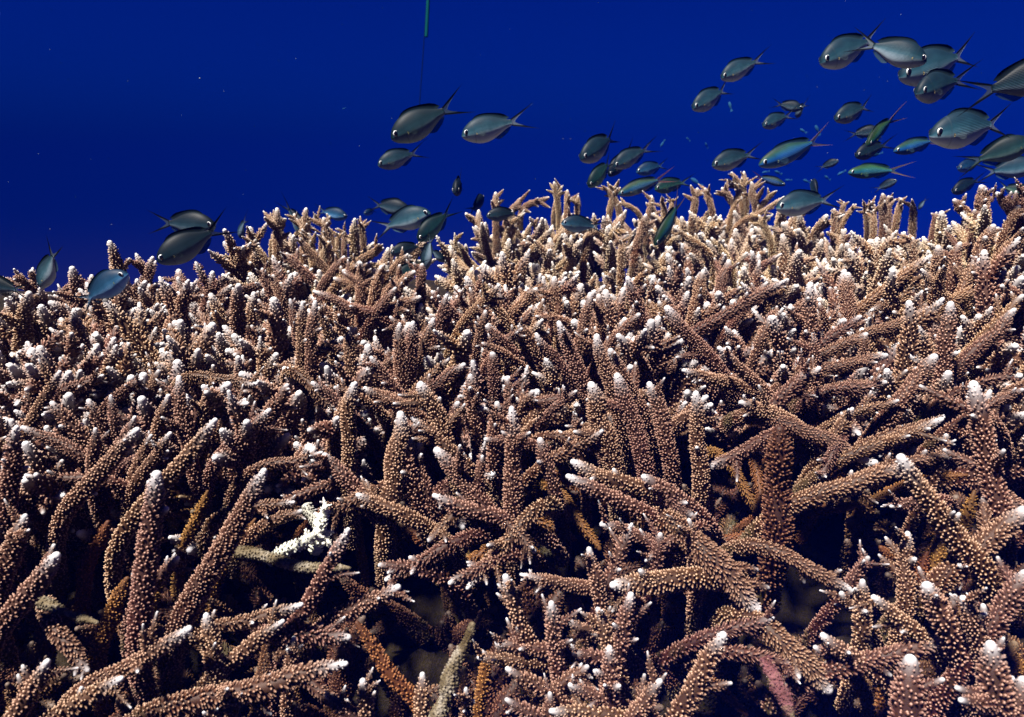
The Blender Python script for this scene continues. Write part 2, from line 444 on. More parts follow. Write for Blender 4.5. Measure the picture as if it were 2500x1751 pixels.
# base x, base y, tip x, tip y, width, optional kind: o ochre, d dead, p pink, w bleached, f few buds
HERO = {
 'L': [(640,1190,725,470,118),(850,1130,1225,460,110),(610,700,1000,230,84),(1050,370,1250,185,76),(330,620,640,275,84),
  (410,505,112,490,48),(35,640,80,262,78),(360,290,235,150,72),(350,385,95,268,66),(425,410,440,272,58),(500,310,405,140,56),
  (540,300,510,120,44),(700,340,778,118,58),(865,340,825,30,72),(928,265,960,90,52),(1010,270,1135,138,52),(650,490,790,292,56),
  (635,445,700,302,46),(530,385,625,218,48),(0,1200,270,850,106),(15,940,120,670,84),(60,1620,225,1340,98),(220,1620,568,1425,78),
  (445,1440,882,1192,86),(290,1250,410,1400,74),(1000,1410,950,1125,84),(1345,1200,1610,735,74),(1000,1185,1400,1085,60),
  (1050,1360,1312,1160,74),(790,1560,1606,1360,104),(970,1620,980,1500,55),(1040,1620,1110,1495,46),(1180,1620,1245,1465,50),
  (1340,1345,1358,1235,58),(1400,1225,1620,1242,74),(1440,1455,1590,1590,68),(700,995,825,868,58),(1130,645,1362,616,42),
  (1270,700,1395,655,40),(1245,440,1490,385,50),(1620,530,1490,390,70),(1250,190,1330,70,64),
  (480,1220,590,960,77,'o'),(215,1085,455,1175,44,'d'),(1170,850,1620,920,60,'d'),(700,1060,780,900,64,'o'),
  (1310,840,1480,745,56,'w'),(1470,760,1500,620,40,'w'),(1450,700,1530,830,36,'w'),(180,620,230,780,79,'o'),(420,860,500,700,64,'o'),
  (640,420,780,380,60),(150,240,280,10,60),(330,90,480,30,55),(560,110,660,45,50),(700,90,735,5,60),(940,40,1190,70,60),
  (1420,60,1560,200,46),(1440,560,1260,640,40),(860,780,960,560,43,'o'),(980,960,1110,720,47,'o'),(1060,860,1180,690,43,'o')],
 'M': [(280,610,335,195,112),(330,165,165,90,58),(405,570,330,292,80),(450,550,372,312,66),(540,340,422,62,88),(570,380,385,222,64),
  (400,285,308,240,44),(730,640,492,366,92),(590,280,600,150,66),(680,215,655,25,72),(770,320,780,150,62),(855,660,848,172,94),
  (850,335,720,325,54),(1025,480,975,318,64),(1050,410,1275,280,58),(1160,310,1140,205,48),(1170,340,1285,380,44),
  (1500,570,1120,425,78),(1460,660,1098,492,74),(1620,600,1447,492,74),(820,690,482,582,70),(340,670,130,578,76),(130,600,0,665,60),
  (540,720,462,800,52),(900,715,640,1020,78),(740,900,556,995,54),(905,790,960,850,44),(525,835,262,978,68),(350,915,232,905,40),
  (75,1125,335,1000,78),(930,1260,818,948,78),(965,1290,775,1272,68),(850,1345,688,1330,54),(1255,1050,1203,822,72),
  (1290,1000,1405,712,60),(1480,790,1255,715,68),(1225,1015,885,948,62),(1640,970,1300,1000,106),(1060,1370,1030,1072,72),
  (1315,1300,1243,1100,72),(1335,1310,1400,1030,82),(1260,1235,1105,1150,66),(1200,1325,1128,1312,54),(1305,1530,1300,1275,88),
  (1010,1490,820,1380,66),(1100,1440,1203,1368,58),(1295,1525,1110,1455,66),(1400,1620,1540,1432,82),(1010,1610,1025,1490,60),
  (970,1610,818,1522,64),(1300,1600,1020,1578,76),(430,1620,436,1400,72),(640,1620,635,1470,58),(180,1620,160,1430,68),
  (130,1610,-10,1500,66),(370,1490,130,1165,76,'o'),(490,1640,670,1170,118,'d'),(1520,860,1535,755,66),(1580,800,1460,890,48),
  (60,230,130,60,66),(120,560,110,400,46,'o'),(960,700,1150,790,50,'o'),(1120,640,1260,840,57,'o'),(1180,560,1300,640,43,'o'),
  (700,1560,740,1300,64,'o'),(20,640,170,560,28,'o'),(1000,900,860,760,43,'o'),(700,860,560,960,36,'o'),
  (920,160,1130,130,60),(880,200,950,100,52),(1050,180,1150,100,44),(1300,380,1210,60,100),(1440,360,1330,20,96),(1560,330,1480,60,84)],
 'R': [(255,65,30,5,60),(115,460,92,102,82),(455,210,290,155,68),(480,140,610,10,66),(470,740,480,262,140,'t'),(420,320,135,462,64),
  (530,265,892,428,82),(725,395,660,508,52),(840,385,1235,230,68),(650,585,1100,450,88),(1090,430,1282,405,58),(1400,900,1030,395,108),
  (1500,700,1370,55,126),(850,195,1030,145,44),(800,80,975,60,58),(1110,615,985,635,54),(1330,890,1620,640,128),(515,865,812,1022,74),
  (840,940,890,865,44),(1010,895,940,818,30,'o'),(1065,1010,1070,750,84),(105,825,390,1130,132),(30,1560,225,1215,92),(250,1205,455,1148,66),
  (390,1330,548,1372,58),(500,1270,720,1500,114),(860,1180,862,972,78),(840,1115,758,1030,58),(1110,1215,903,1048,72),(840,1360,1262,1240,92),
  (850,1350,668,1222,84),(720,1330,635,1282,40),(1270,1220,1150,985,112),(1400,1260,1318,1048,92),(1420,1180,1418,1085,56),(1470,1170,1620,930,104),
  (1065,1620,1085,1320,160),(950,1560,950,1380,41,'o'),(1500,1620,1450,1255,140),(1540,1640,1610,1420,116),(-20,610,80,685,76),
  (80,830,60,690,70),(200,1475,335,1600,41,'o'),(460,1440,545,1620,80,'p'),(1620,75,1460,150,54),(1400,200,1288,148,44),
  (1390,905,1300,910,56),(740,300,820,180,60),(640,260,800,170,40,'o'),(380,520,390,640,50,'o'),(150,760,160,520,50,'o'),
  (280,480,430,720,40,'o'),(1180,510,1350,490,47,'o'),(1200,880,1230,740,64,'o'),(1340,700,1380,560,43,'o'),(740,640,840,625,36,'o'),
  (800,420,950,230,50,'o'),(1130,940,1160,840,43,'o'),(200,790,370,750,43,'o'),(1230,380,1250,300,40),(560,620,650,600,43,'o')],
 'Q': [(960,1060,968,480,112),(1000,1060,975,785,96),(260,785,820,465,80),(360,980,62,630,104),(475,1110,165,1028,78),(710,1190,388,885,92),
  (760,1310,520,1228,86),(800,1205,1030,1010,78),(1040,1030,1450,935,90),(1100,905,1325,800,76),(1070,845,1285,690,72),(1280,650,1725,315,78),
  (1250,830,1742,635,78),(1800,1020,1840,600,116),(1840,610,1655,400,72),(1850,600,2172,420,74),(1530,1220,1750,930,124),(1190,680,1195,420,106),
  (1500,1420,1805,1320,68),(1190,1140,1445,1105,76),(1990,910,2245,645,88),(90,720,20,600,70),(250,640,300,400,84),(400,560,460,340,80),
  (560,640,700,480,74),(700,620,830,460,70),(1050,700,1020,610,50),(640,900,720,690,70),(1300,900,1310,800,60),(2020,300,2110,120,90),
  (2180,300,2296,170,90),(2090,540,2020,330,84),(2250,560,2150,500,70),(2100,760,2296,560,70),(1480,600,1340,660,60),(2150,1080,2220,1070,64),
  (2120,1230,2296,1150,66),(2000,1280,1870,1210,50),(1750,470,1760,250,90),(1860,420,1900,230,80),(1610,300,1600,200,60),(1900,560,2000,320,80)],
 'P': [(720,830,705,478,88),(765,810,788,468,88),(800,735,915,448,82),(690,910,520,688,76),(700,965,478,882,78),(870,890,1112,732,78),
  (860,840,1020,698,54),(400,790,380,508,82),(390,1290,420,850,106),(355,1010,152,848,68),(380,910,292,880,50),(980,1100,825,845,98),
  (1290,810,1282,660,84),(1175,1050,1140,798,78),(1390,970,1370,820,68),(1900,970,1690,468,108),(1770,820,1550,542,82),(2060,1010,1930,548,104),
  (2200,1000,2010,640,96),(1690,410,1660,198,72),(1670,405,1558,302,58),(1670,455,1548,438,50),(1350,600,1240,495,64),(1375,590,1468,512,58),
  (1290,640,1212,605,46),(530,415,162,280,72),(555,415,682,258,68),(525,405,592,120,68),(640,395,838,318,74),(455,310,460,98,72),
  (455,270,290,200,66),(440,240,350,148,68),(680,245,802,158,66),(90,690,98,348,72),(150,700,180,338,78),(930,560,1000,300,66),
  (1000,380,900,280,66),(1060,360,1100,315,54),(1150,420,1330,240,64),(1180,400,1140,260,54),(1330,420,1250,330,60),(1430,400,1560,260,80),
  (1500,560,1450,480,60),(1820,600,1890,290,80),(1960,500,1940,300,76),(2060,560,2200,420,70),(2240,520,2120,190,84),(1180,640,1050,540,43,'o'),
  (60,560,20,330,60),(250,540,200,380,60),(700,300,655,215,50),(760,520,640,440,56),(1200,560,1240,400,60),(1560,450,1600,330,56),
  (320,640,210,650,50),(250,620,310,585,46),(620,740,672,680,40)],
 'B': [(240,1270,235,940,84),(240,1100,165,1000,56),(248,1100,302,1020,52),(440,1200,455,940,72),(440,1110,358,985,56),(440,1100,497,1080,46),
  (605,1200,580,1010,70),(590,1080,508,998,50),(598,1080,628,1000,48),(500,1310,465,1130,70),(545,1340,390,1180,72),(585,1310,622,1190,66),
  (420,1410,268,1280,76),(870,1130,860,1048,56),(690,1210,692,1130,48),(735,1190,735,1100,48),(870,1330,1035,1240,74),(975,1600,1022,1368,76),
  (1100,1410,1215,1285,58),(1080,1570,1268,1415,78),(1310,1490,1320,1355,84),(1870,1000,1868,822,62),(1990,960,2062,868,66),(2130,910,2270,862,54),
  (110,1280,20,1180,60),(160,1500,120,1390,70),(620,1460,740,1300,76),(700,1500,860,1340,76),(860,1480,850,1340,70),(240,1560,200,1440,76)],
 'C': [(130,970,135,815,66),(40,910,10,740,58),(45,890,82,780,50),(230,970,236,868,52),(555,910,606,745,66),(575,910,498,795,70),
  (580,870,632,792,40),(1325,950,1352,798,74),(1465,930,1418,798,62),(1770,890,1786,642,66),(1745,810,1630,715,52),(1745,760,1668,648,50),
  (1670,930,1575,795,74),(1690,970,1745,808,56),(1895,960,1850,738,84),(1950,960,2082,828,58),(1790,1095,2165,878,42),(800,1280,870,1040,84),
  (1400,1360,1135,1168,66),(1600,1420,1480,1260,70),(2000,1210,1920,1050,66),(140,1170,155,1050,70),(335,1270,382,1145,74),(640,1420,642,1290,76),
  (900,1000,930,880,60),(1040,1010,1010,905,60),(730,980,620,930,52),(1110,960,1115,915,46)],
 'F': [(1085,920,1075,748,80),(1130,860,1126,768,56),(985,910,970,815,60),(935,940,920,840,52),(1000,1020,1000,888,60),(1215,890,1238,788,64),
  (1340,930,1342,828,64),(1525,1010,1542,908,58),(660,980,660,878,50),(1790,910,1685,800,88),(1945,920,1930,675,118),(1975,830,2045,768,56),
  (2210,930,2055,738,104),(1860,990,1870,885,64),(2270,820,2296,690,70),(2190,970,2255,850,92),(800,900,850,840,44),(730,880,745,820,44)],
}

# colonies (photo pixel of the base, label); each hand placed branch joins the nearest one
COLONIES = [
 (20, 1240, 'brown staghorn coral cut by the left picture edge, one straight upright pale-tipped branch'),
 (190, 1110, 'staghorn coral with crossing short fingers, a flat branch pointing left beneath them'),
 (330, 1210, 'staghorn coral whose long slanting branches lean right above the two thickest columns'),
 (460, 1060, 'staghorn coral with two upright pointed fingers side by side in the left half'),
 (390, 1500, 'staghorn coral with the two longest thickest columns, in the lower left'),
 (5, 1470, 'staghorn coral with two stout blurred fingers leaning right over the dark left hollow'),
 (90, 1745, 'blurred staghorn coral in the bottom left corner with one thick leaning finger'),
 (240, 1640, 'staghorn coral with an arched white-ended branch in the lower left'),
 (490, 1730, 'staghorn coral with a long low arching branch and three white spikes along the bottom edge'),
 (560, 1590, 'staghorn coral with an upright spike left of the ochre blade'),
 (740, 1570, 'staghorn coral with a long thin branch rising to the bleached white sprig'),
 (610, 1240, 'ragged staghorn coral of thin short twigs, left of the bleached white sprig'),
 (640, 1110, 'thin staghorn coral reaching right over the dark hollow, with a forked white end'),
 (845, 1170, 'staghorn coral leaning left from above the bleached white sprig'),
 (975, 1225, 'staghorn coral with the broad pale column below the bright white knuckle, left of centre'),
 (1090, 1090, 'staghorn coral with grey-tipped fingers leaning left at the centre of the reef'),
 (1190, 1040, 'knobbly staghorn coral with a crowd of short white stubs near the centre'),
 (1240, 1250, 'staghorn coral with the dark upright column in the middle of the reef'),
 (1370, 1110, 'staghorn coral with a lone grey spike and a Y-shaped twig right of centre'),
 (1610, 1220, 'staghorn coral with long low branches pointing left under the right-centre columns'),
 (1000, 1360, 'staghorn coral with pale sausage-like branches sloping down left, below centre'),
 (1285, 1310, 'staghorn coral with knobbed branches pointing down towards the viewer below the dark column'),
 (1290, 1590, 'staghorn coral with white-dotted fingers beside the grey dead column'),
 (1500, 1440, 'staghorn coral with a slim spike and a hooked branch, lower right of centre'),
 (1470, 1620, 'staghorn coral spreading like an open hand at the bottom centre'),
 (1420, 1740, 'staghorn coral with crossing twigs along the bottom edge right of centre'),
 (1010, 1745, 'staghorn coral with single short spikes along the bottom edge left of the dead column'),
 (1715, 1150, 'staghorn coral with a dark narrow column tipped white, left of the black gap'),
 (1890, 1010, 'flat-topped staghorn coral with branches radiating from a grey hub, right half'),
 (1895, 1230, 'dark shaded coral trunk beneath the grey hub, beside the black gap'),
 (2070, 1140, 'staghorn coral with level crossing branches right of the grey hub'),
 (2390, 1370, 'staghorn coral with a large Y of thick branches near the right edge'),
 (2450, 1220, 'staghorn coral with the broad rough column at the right edge'),
 (1930, 1370, 'staghorn coral with one branch lying across the black gap'),
 (1730, 1370, 'staghorn coral with a thick bent arm left of the black gap'),
 (1680, 1710, 'staghorn coral with an arched finger at the bottom, left of the pink crust'),
 (1890, 1660, 'thick ridged staghorn coral running down to the bottom edge right of the black gap'),
 (2100, 1570, 'staghorn coral like an antler with white prongs, lower right'),
 (2330, 1570, 'staghorn coral with stubby ribbed fingers between the antler and the right edge'),
 (2440, 1745, 'very near blurred staghorn coral in the bottom right corner'),
 (2210, 1430, 'ochre staghorn coral standing deep behind the antler coral'),
 (1980, 915, 'staghorn coral with the tall pale spire of the right half'),
 (1720, 870, 'thick staghorn coral with a long V of branches left of the tall spire'),
 (2090, 790, 'staghorn coral with slanting parallel branches right of the tall spire'),
 (2310, 890, 'staghorn coral with a big Y fork near the right edge, mid height'),
 (2220, 1010, 'broad rough slanting staghorn coral right of the level crossing branches'),
 (985, 930, 'star-shaped staghorn coral with two tall fingers and a bright white knuckle'),
 (850, 1030, 'brown staghorn coral with upright column left of the star-shaped one'),
 (1200, 940, 'staghorn coral with a blunt twin-tipped finger above the centre stubs'),
 (1450, 940, 'staghorn coral with the three long parallel slanting columns right of centre'),
 (1370, 770, 'staghorn coral with a tall pale finger above the three slanting columns'),
 (1240, 830, 'small butterfly-shaped staghorn coral in the dark hollow above the centre'),
 (910, 760, 'staghorn coral fanning out from a dark hub above the star-shaped one'),
 (750, 880, 'staghorn coral with two upright ridged fingers left of the fanned one'),
 (690, 610, 'staghorn coral with the three tall knobbly sprigs rising left of the fish cluster'),
 (860, 620, 'staghorn coral with short upright tips just left of the fish cluster'),
 (980, 700, 'staghorn coral with slanting fingers right under the fish cluster'),
 (1215, 520, 'single pale sprig of staghorn coral on the crest beside a dark fish'),
 (1385, 500, 'pale staghorn coral with a pointed spike on the middle of the crest'),
 (1505, 500, 'pale staghorn coral with a forked tip under the slender fish on the crest'),
 (1590, 590, 'pale staghorn coral just in front of the diving slender fish'),
 (1710, 500, 'pale staghorn coral with twin blunt tips right of the diving slender fish'),
 (1815, 490, 'tallest pale staghorn sprig on the crest, forked near its top'),
 (1880, 560, 'staghorn coral with a long straight thin pale twig on the crest'),
 (1450, 590, 'pale staghorn coral around the dark fish on the crest'),
 (2150, 530, 'pale staghorn coral with rounded short tips on the crest, right part'),
 (2250, 540, 'pale staghorn coral with small separate tips in the notch of the crest'),
 (2350, 560, 'staghorn coral with the thick notched columns rising at the upper right'),
 (2440, 570, 'staghorn coral leaning left at the right edge, on top of the reef'),
]
colony_obj = []
for (cx, cyy, lab) in COLONIES:
    d = DEPTH(cx, cyy) + .03
    p = at(cx, cyy, d)
    o = empty('staghorn_coral', (p[0], p[1], bed_z(p[0], p[1])))
    tag(o, lab, 'coral', 'staghorn corals of the reef top')
    colony_obj.append(o)


def nearest_colony(px, py):
    best = min(range(len(COLONIES)), key=lambda k: (COLONIES[k][0] - px) ** 2 + 1.3 * (COLONIES[k][1] - py) ** 2)
    return best


def attach(o, parent):
    """Parent without moving: the parents are unrotated empties."""
    o.parent = parent
    o.location = Vector(o.location) - Vector(parent.location)


white_root = empty('bleached_coral'); white_root.location = at(740, 1340, DEPTH(740, 1340) + .02)
tag(white_root, 'small bleached white coral sprig caught among the brown branches', 'coral')
hero_n = 0
for key, lst in HERO.items():
    ox, oy, sc = CROPS[key]
    for h_i, it in enumerate(lst):
        kind = it[5] if len(it) > 5 else ''
        rng = np.random.default_rng(1000 + hero_n); hero_n += 1
        bx, by, tx, ty = ox + it[0]*sc, oy + it[1]*sc, ox + it[2]*sc, oy + it[3]*sc
        wpx = it[4] * sc
        db = DEPTH(bx, by) + (.0 if it[4] == 76 else {'o': .06, 't': .028}.get(kind, .0))
        if by < 700: db -= .015
        r_all = .5 * wpx * db / FPX
        lpx = math.hypot(tx - bx, ty - by)
        down = (ty - by) / (lpx + 1e-6)
        L2 = lpx * db / FPX
        dt = db - L2 * (.12 + .32 * max(0, down)) + L2 * .18 * max(0, -down) * rng.uniform(-.6, 1)
        p0, p3 = at(bx, by, db), at(tx, ty, dt)
        L = np.linalg.norm(p3 - p0); dr = (p3 - p0) / L
        side = rng.normal(0, 1, 3); side = norm(side - dr * side.dot(dr))
        bow = side * L * rng.uniform(.0, .055)
        upb = np.array([0, 0, 1.0]) - dr * dr[2]
        c1 = p0 + dr * L * .33 + bow - upb * L * .03
        c2 = p0 + dr * L * .7 + bow * .8 - upb * L * .025
        root = p0 - dr * .045 - np.array([0, 0, .028 + .02 * rng.random()]) + np.array([0, .02, 0])
        if by < 640: root = p0 - dr * .02 - np.array([0, 0, .045])
        Pm = bezier(p0, c1, c2, p3, 18)
        Pr = bezier(root, root + np.array([0, 0, .012]), p0 - dr * .03, p0, 7)[:-1]
        wv = np.linspace(0, 1, 18)[:, None]
        Pm = Pm + side * (np.sin(wv * rng.uniform(5, 9) + rng.uniform(0, 6)) * r_all * rng.uniform(.1, .32) * np.sin(wv * math.pi))
        P = np.vstack([Pr, Pm])
        r = max(.0030, r_all * .76)
        t_tip = rng.uniform(.30, .44) if kind != 'w' else .45
        rad = np.concatenate([np.linspace(1.02, 1.0, 6), taper(18, 1.0, t_tip, 3.2)]) * r
        near = wpx > 26
        s = float(np.clip(r * .335, .0021, .0026))
        g = Geo()
        tw = min(.024, L * .32) if kind in ('', 'f') else (0.006 if kind == 'w' else 0.0)
        if kind in ('d', 'p', 'w'):
            P = P[5:]; rad = rad[5:]
        if kind in ('d', 'p'):
            coral_stem(g, P, rad * (1 + .10 * rng.normal(0, 1, len(rad))), rng, s * 1.1, 12, 0.0, rough=2.5, nub=True, nubh=.38)
        else:
            coral_stem(g, P, rad, rng, s * rng.uniform(.92, 1.18), 10 if near else 8, tw, nsides=4 if wpx > 36 else 3, nubh=rng.uniform(.75, 1.3))
        if kind == '':
            for _ in range(rng.integers(1, 5) + (2 if by < 640 else 0)):
                tt = rng.uniform(.38, .93)
                side_bud(g, P, rad, tt, rng, (rng.uniform(.5, 1.6) if rng.random() < .45 else rng.uniform(1.8, 4.2)) * r + .002, rng.uniform(.42, .66), s, 7, .006)
        if kind == 'w':
            for _ in range(4):
                side_bud(g, P, rad, rng.uniform(.4, .95), rng, r * 1.6, .5, s, 7, .007)
        ci = nearest_colony(bx, by)
        parent = white_root if kind == 'w' else colony_obj[ci]
        # local origin at the branch base
        org = P[min(6, len(P) - 1)].copy()
        g.V = [v - org for v in g.V]
        far = 620 < bx < 2250
        mat = {'o': M_OCHRE, 't': M_SHADED, 'd': M_DEAD, 'p': M_PINK, 'w': M_WHITE}.get(kind, M_CREAM if far and by < 630 else (M_TAN if by < 800 else M_BROWN))
        if kind == 'd' and key == 'M':
            br = g.build('dead_coral', mat); br.location = org
            tag(br, 'grey dead coral column covered in silt, rising from the bottom edge', 'dead coral', 'dead coral pieces')
        elif kind == 'd' and it[0] == 1170:
            br = g.build('dead_coral', mat); br.location = org
            tag(br, 'pale grey dead branch lying level under the bleached white sprig', 'dead coral', 'dead coral pieces')
        elif kind == 'd':
            br = g.build('dead_coral', mat); br.location = org
            tag(br, 'thin dark dead branch lying in the lower left black hollow', 'dead coral', 'dead coral pieces')
        elif kind == 'p':
            br = g.build('crusted_rock', mat); br.location = org
            tag(br, 'pinkish crusted knob at the bottom edge beside the thick ridged coral', 'rock')
        elif kind == 'w':
            br = g.build('branch', mat); br.location = org; attach(br, parent)
        else:
            br = g.build('branch', mat); br.location = org; attach(br, parent)

# ------------------------------------------------------------------ shared branch shapes for the rest of the thicket
def proto_branch(seed, length, r0, s, sides, forks, tipwhite):
    rng = np.random.default_rng(seed)
    g = Geo()
    side = norm(np.array([rng.normal(), rng.normal(), 0.0]))
    p3 = np.array([0, 0, length]) + side * length * rng.uniform(.0, .22)
    P = bezier(np.zeros(3), np.array([0, 0, length * .35]), p3 - np.array([0, 0, length * .3]) + side * length * .04, p3, 20)
    rad = taper(20, r0, r0 * .29, 2.4)
    coral_stem(g, P, rad, rng, s, sides, tipwhite, nsides=3)
    a0 = rng.uniform(0, 6.28)
    for k in range(forks):
        a = a0 + k * 2.4 + rng.uniform(-.4, .4)
        out = np.array([math.cos(a), math.sin(a), .1])
        tt = rng.uniform(.25, .85)
        Q = side_bud(g, P, rad, tt, rng, length * rng.uniform(.16, .36) * (1.15 - .5 * tt), rng.uniform(.68, .88), s, sides, tipwhite, out, rng.uniform(.7, 1.4))
        for q in range(rng.integers(0, 2)):
            side_bud(g, Q, taper(8, r0 * .7, r0 * .5), rng.uniform(.3, .8), rng, r0 * rng.uniform(1.0, 2.6), rng.uniform(.55, .75), s, 6, .005)
    for k in range(rng.integers(0, 4)):
        side_bud(g, P, rad, rng.uniform(.45, .92), rng, r0 * rng.uniform(.8, 2.4), rng.uniform(.45, .65), s, 6, .005)
    me = g.mesh('branch')
    me.materials.append(None)
    return me


P_FAR = [proto_branch(50 + k, RNG.uniform(.11, .16), RNG.uniform(.0072, .0094), .0029, 8, 3 + k % 4, .023) for k in range(16)]
P_MID = [proto_branch(90 + k, RNG.uniform(.11, .16), RNG.uniform(.0074, .0100), .0028, 9, 3 + k % 4, .019) for k in range(14)]


def put_branch(me, mat, loc, direction, scale, parent, rng):
    o = bpy.data.objects.new('branch', me)
    COL.objects.link(o)
    o.material_slots[0].link = 'OBJECT'
    o.material_slots[0].material = mat
    d = Vector(direction).normalized()
    q = d.to_track_quat('Z', 'Y')
    from mathutils import Quaternion
    o.rotation_mode = 'QUATERNION'
    o.rotation_quaternion = q @ Quaternion((0, 0, 1), rng.uniform(0, 6.28))
    o.scale = (scale,) * 3
    o.parent = parent
    o.location = Vector(loc) - Vector(parent.location)
    return o


ORD = ['first', 'second', 'third', 'fourth', 'fifth', 'sixth', 'seventh', 'eighth', 'ninth', 'tenth', 'eleventh', 'twelfth', 'thirteenth',
       'fourteenth', 'fifteenth', 'sixteenth', 'seventeenth', 'eighteenth', 'nineteenth', 'twentieth', 'twenty-first', 'twenty-second',
       'twenty-third', 'twenty-fourth', 'twenty-fifth', 'twenty-sixth', 'twenty-seventh', 'twenty-eighth', 'twenty-ninth', 'thirtieth']
SKX = [-100, 0, 100, 200, 350, 500, 600, 700, 850, 950, 1100, 1200, 1350, 1500, 1600, 1700, 1800, 1900, 2000, 2100, 2200, 2300, 2400, 2600]
SKY_ = [715, 700, 668, 628, 612, 625, 592, 570, 570, 582, 570, 515, 482, 482, 488, 478, 476, 492, 535, 530, 535, 520, 495, 475]
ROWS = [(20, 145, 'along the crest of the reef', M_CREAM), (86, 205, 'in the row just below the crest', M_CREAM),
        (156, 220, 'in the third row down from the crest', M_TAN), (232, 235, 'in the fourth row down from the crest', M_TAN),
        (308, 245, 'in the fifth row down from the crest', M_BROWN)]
for ri, (off, step, where, mat) in enumerate(ROWS):
    rng = np.random.default_rng(400 + ri)
    xs = np.arange(20 + (ri % 2) * step * .5, 2500, step)
    spots = []
    for x in xs:
        px = x + rng.uniform(-.2, .2) * step
        py = np.interp(px, SKX, SKY_) + off + rng.uniform(-14, 22) * (1 if ri else .4)
        if 905 < px < 1110 and py < 700: continue          # the hollow where the fish gather
        spots.append((px, py))
    for k, (px, py) in enumerate(spots):
        d = DEPTH(px, py)
        top = at(px, py, d)
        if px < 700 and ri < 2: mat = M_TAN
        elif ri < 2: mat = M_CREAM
        root = empty('staghorn_coral', (top[0], top[1], bed_z(top[0], top[1])))
        looks = 'pale cream' if mat is M_CREAM else ('tan' if mat is M_TAN else 'brown')
        tag(root, f'{looks} staghorn coral clump, {ORD[k]} from the left {where}', 'coral', f'coral clumps {where}')
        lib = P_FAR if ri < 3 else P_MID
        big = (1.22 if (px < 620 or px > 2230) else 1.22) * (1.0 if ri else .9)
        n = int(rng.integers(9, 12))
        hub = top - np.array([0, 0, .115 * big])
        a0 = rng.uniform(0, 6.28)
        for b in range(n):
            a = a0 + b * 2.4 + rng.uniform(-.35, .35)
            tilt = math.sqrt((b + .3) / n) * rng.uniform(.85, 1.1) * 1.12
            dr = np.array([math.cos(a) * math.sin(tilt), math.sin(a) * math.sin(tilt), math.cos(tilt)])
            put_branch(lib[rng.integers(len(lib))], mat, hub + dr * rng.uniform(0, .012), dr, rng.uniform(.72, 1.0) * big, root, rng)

# deeper branches filling the gaps under the hand placed ones, each a part of the colony it stands in
rng = np.random.default_rng(77)
for py in np.arange(890, 1790, 100):
    for px in np.arange(-20 + (int(py / 100) % 2) * 80, 2540, 170):
        x = px + rng.uniform(-40, 40); y = py + rng.uniform(-30, 30)
        if ((x - 1960) / 230) ** 2 + ((y - 1400) / 170) ** 2 < 1 or ((x - 210) / 120) ** 2 + ((y - 1480) / 150) ** 2 < 1: continue
        if ((x - 860) / 130) ** 2 + ((y - 1090) / 110) ** 2 < .8 or ((x - 960) / 120) ** 2 + ((y - 1500) / 90) ** 2 < 1: continue
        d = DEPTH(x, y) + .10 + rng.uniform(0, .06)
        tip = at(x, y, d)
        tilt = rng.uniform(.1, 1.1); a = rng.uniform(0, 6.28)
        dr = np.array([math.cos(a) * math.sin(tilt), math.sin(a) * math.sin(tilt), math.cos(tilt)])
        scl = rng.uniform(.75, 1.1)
        mat = M_OCHRE if rng.random() < .12 else M_SHADED
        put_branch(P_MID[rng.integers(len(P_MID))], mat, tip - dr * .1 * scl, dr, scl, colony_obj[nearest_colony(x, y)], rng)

# ------------------------------------------------------------------ fish
def fish_body_mat(name, stops, scale_col, scale_amt, k):
    m, nt, b, out = new_mat(name)
    a = nt.nodes.new('ShaderNodeAttribute'); a.attribute_name = 'tone'
    sep = nt.nodes.new('ShaderNodeSeparateColor'); nt.links.new(a.outputs['Color'], sep.inputs[0])
    tc = nt.nodes.new('ShaderNodeTexCoord'); xyz = nt.nodes.new('ShaderNodeSeparateXYZ')
    nt.links.new(tc.outputs['Object'], xyz.inputs[0])
    oi = nt.nodes.new('ShaderNodeObjectInfo')
    wob = math_n(nt, 'MULTIPLY', math_n(nt, 'SUBTRACT', noise(nt, 9, 3, tc.outputs['Object']), .5), .22)
    c = ramp(nt, math_n(nt, 'ADD', sep.outputs[0], wob, clamp=True), stops)
    u = math_n(nt, 'MULTIPLY', math_n(nt, 'ADD', xyz.outputs[0], math_n(nt, 'MULTIPLY', xyz.outputs[2], .75)), k)
    v = math_n(nt, 'MULTIPLY', math_n(nt, 'SUBTRACT', xyz.outputs[0], math_n(nt, 'MULTIPLY', xyz.outputs[2], .75)), k)
    lat = math_n(nt, 'MULTIPLY', math_n(nt, 'SINE', u), math_n(nt, 'SINE', v))
    edge = ramp(nt, math_n(nt, 'ADD', math_n(nt, 'MULTIPLY', lat, .5), .5), [(.45, 0.0), (.9, 1.0)])
    mask = math_n(nt, 'MULTIPLY', ramp(nt, sep.outputs[0], [(.16, 0.0), (.36, 1.0), (.62, .85), (.92, .12)]), ramp(nt, sep.outputs[1], [(.26, 0.0), (.40, 1.0)]))
    c = mixc(nt, c, scale_col, math_n(nt, 'MULTIPLY', math_n(nt, 'MULTIPLY', edge, mask), scale_amt))
    gill = ramp(nt, sep.outputs[1], [(.225, 0.0), (.24, .5), (.255, 0.0)])
    c = mixc(nt, c, (.02, .03, .035), math_n(nt, 'MULTIPLY', gill, .6))
    c = mixc(nt, c, oi.outputs['Color'], 1.0, 'MULTIPLY')
    nt.links.new(c, b.inputs['Base Color'])
    b.inputs['Roughness'].default_value = .55
    b.inputs['Specular IOR Level'].default_value = .10
    bp = nt.nodes.new('ShaderNodeBump'); bp.inputs['Strength'].default_value = .3; bp.inputs['Distance'].default_value = .0008
    nt.links.new(math_n(nt, 'MULTIPLY', lat, mask), bp.inputs['Height']); nt.links.new(bp.outputs[0], b.inputs['Normal'])
    return m


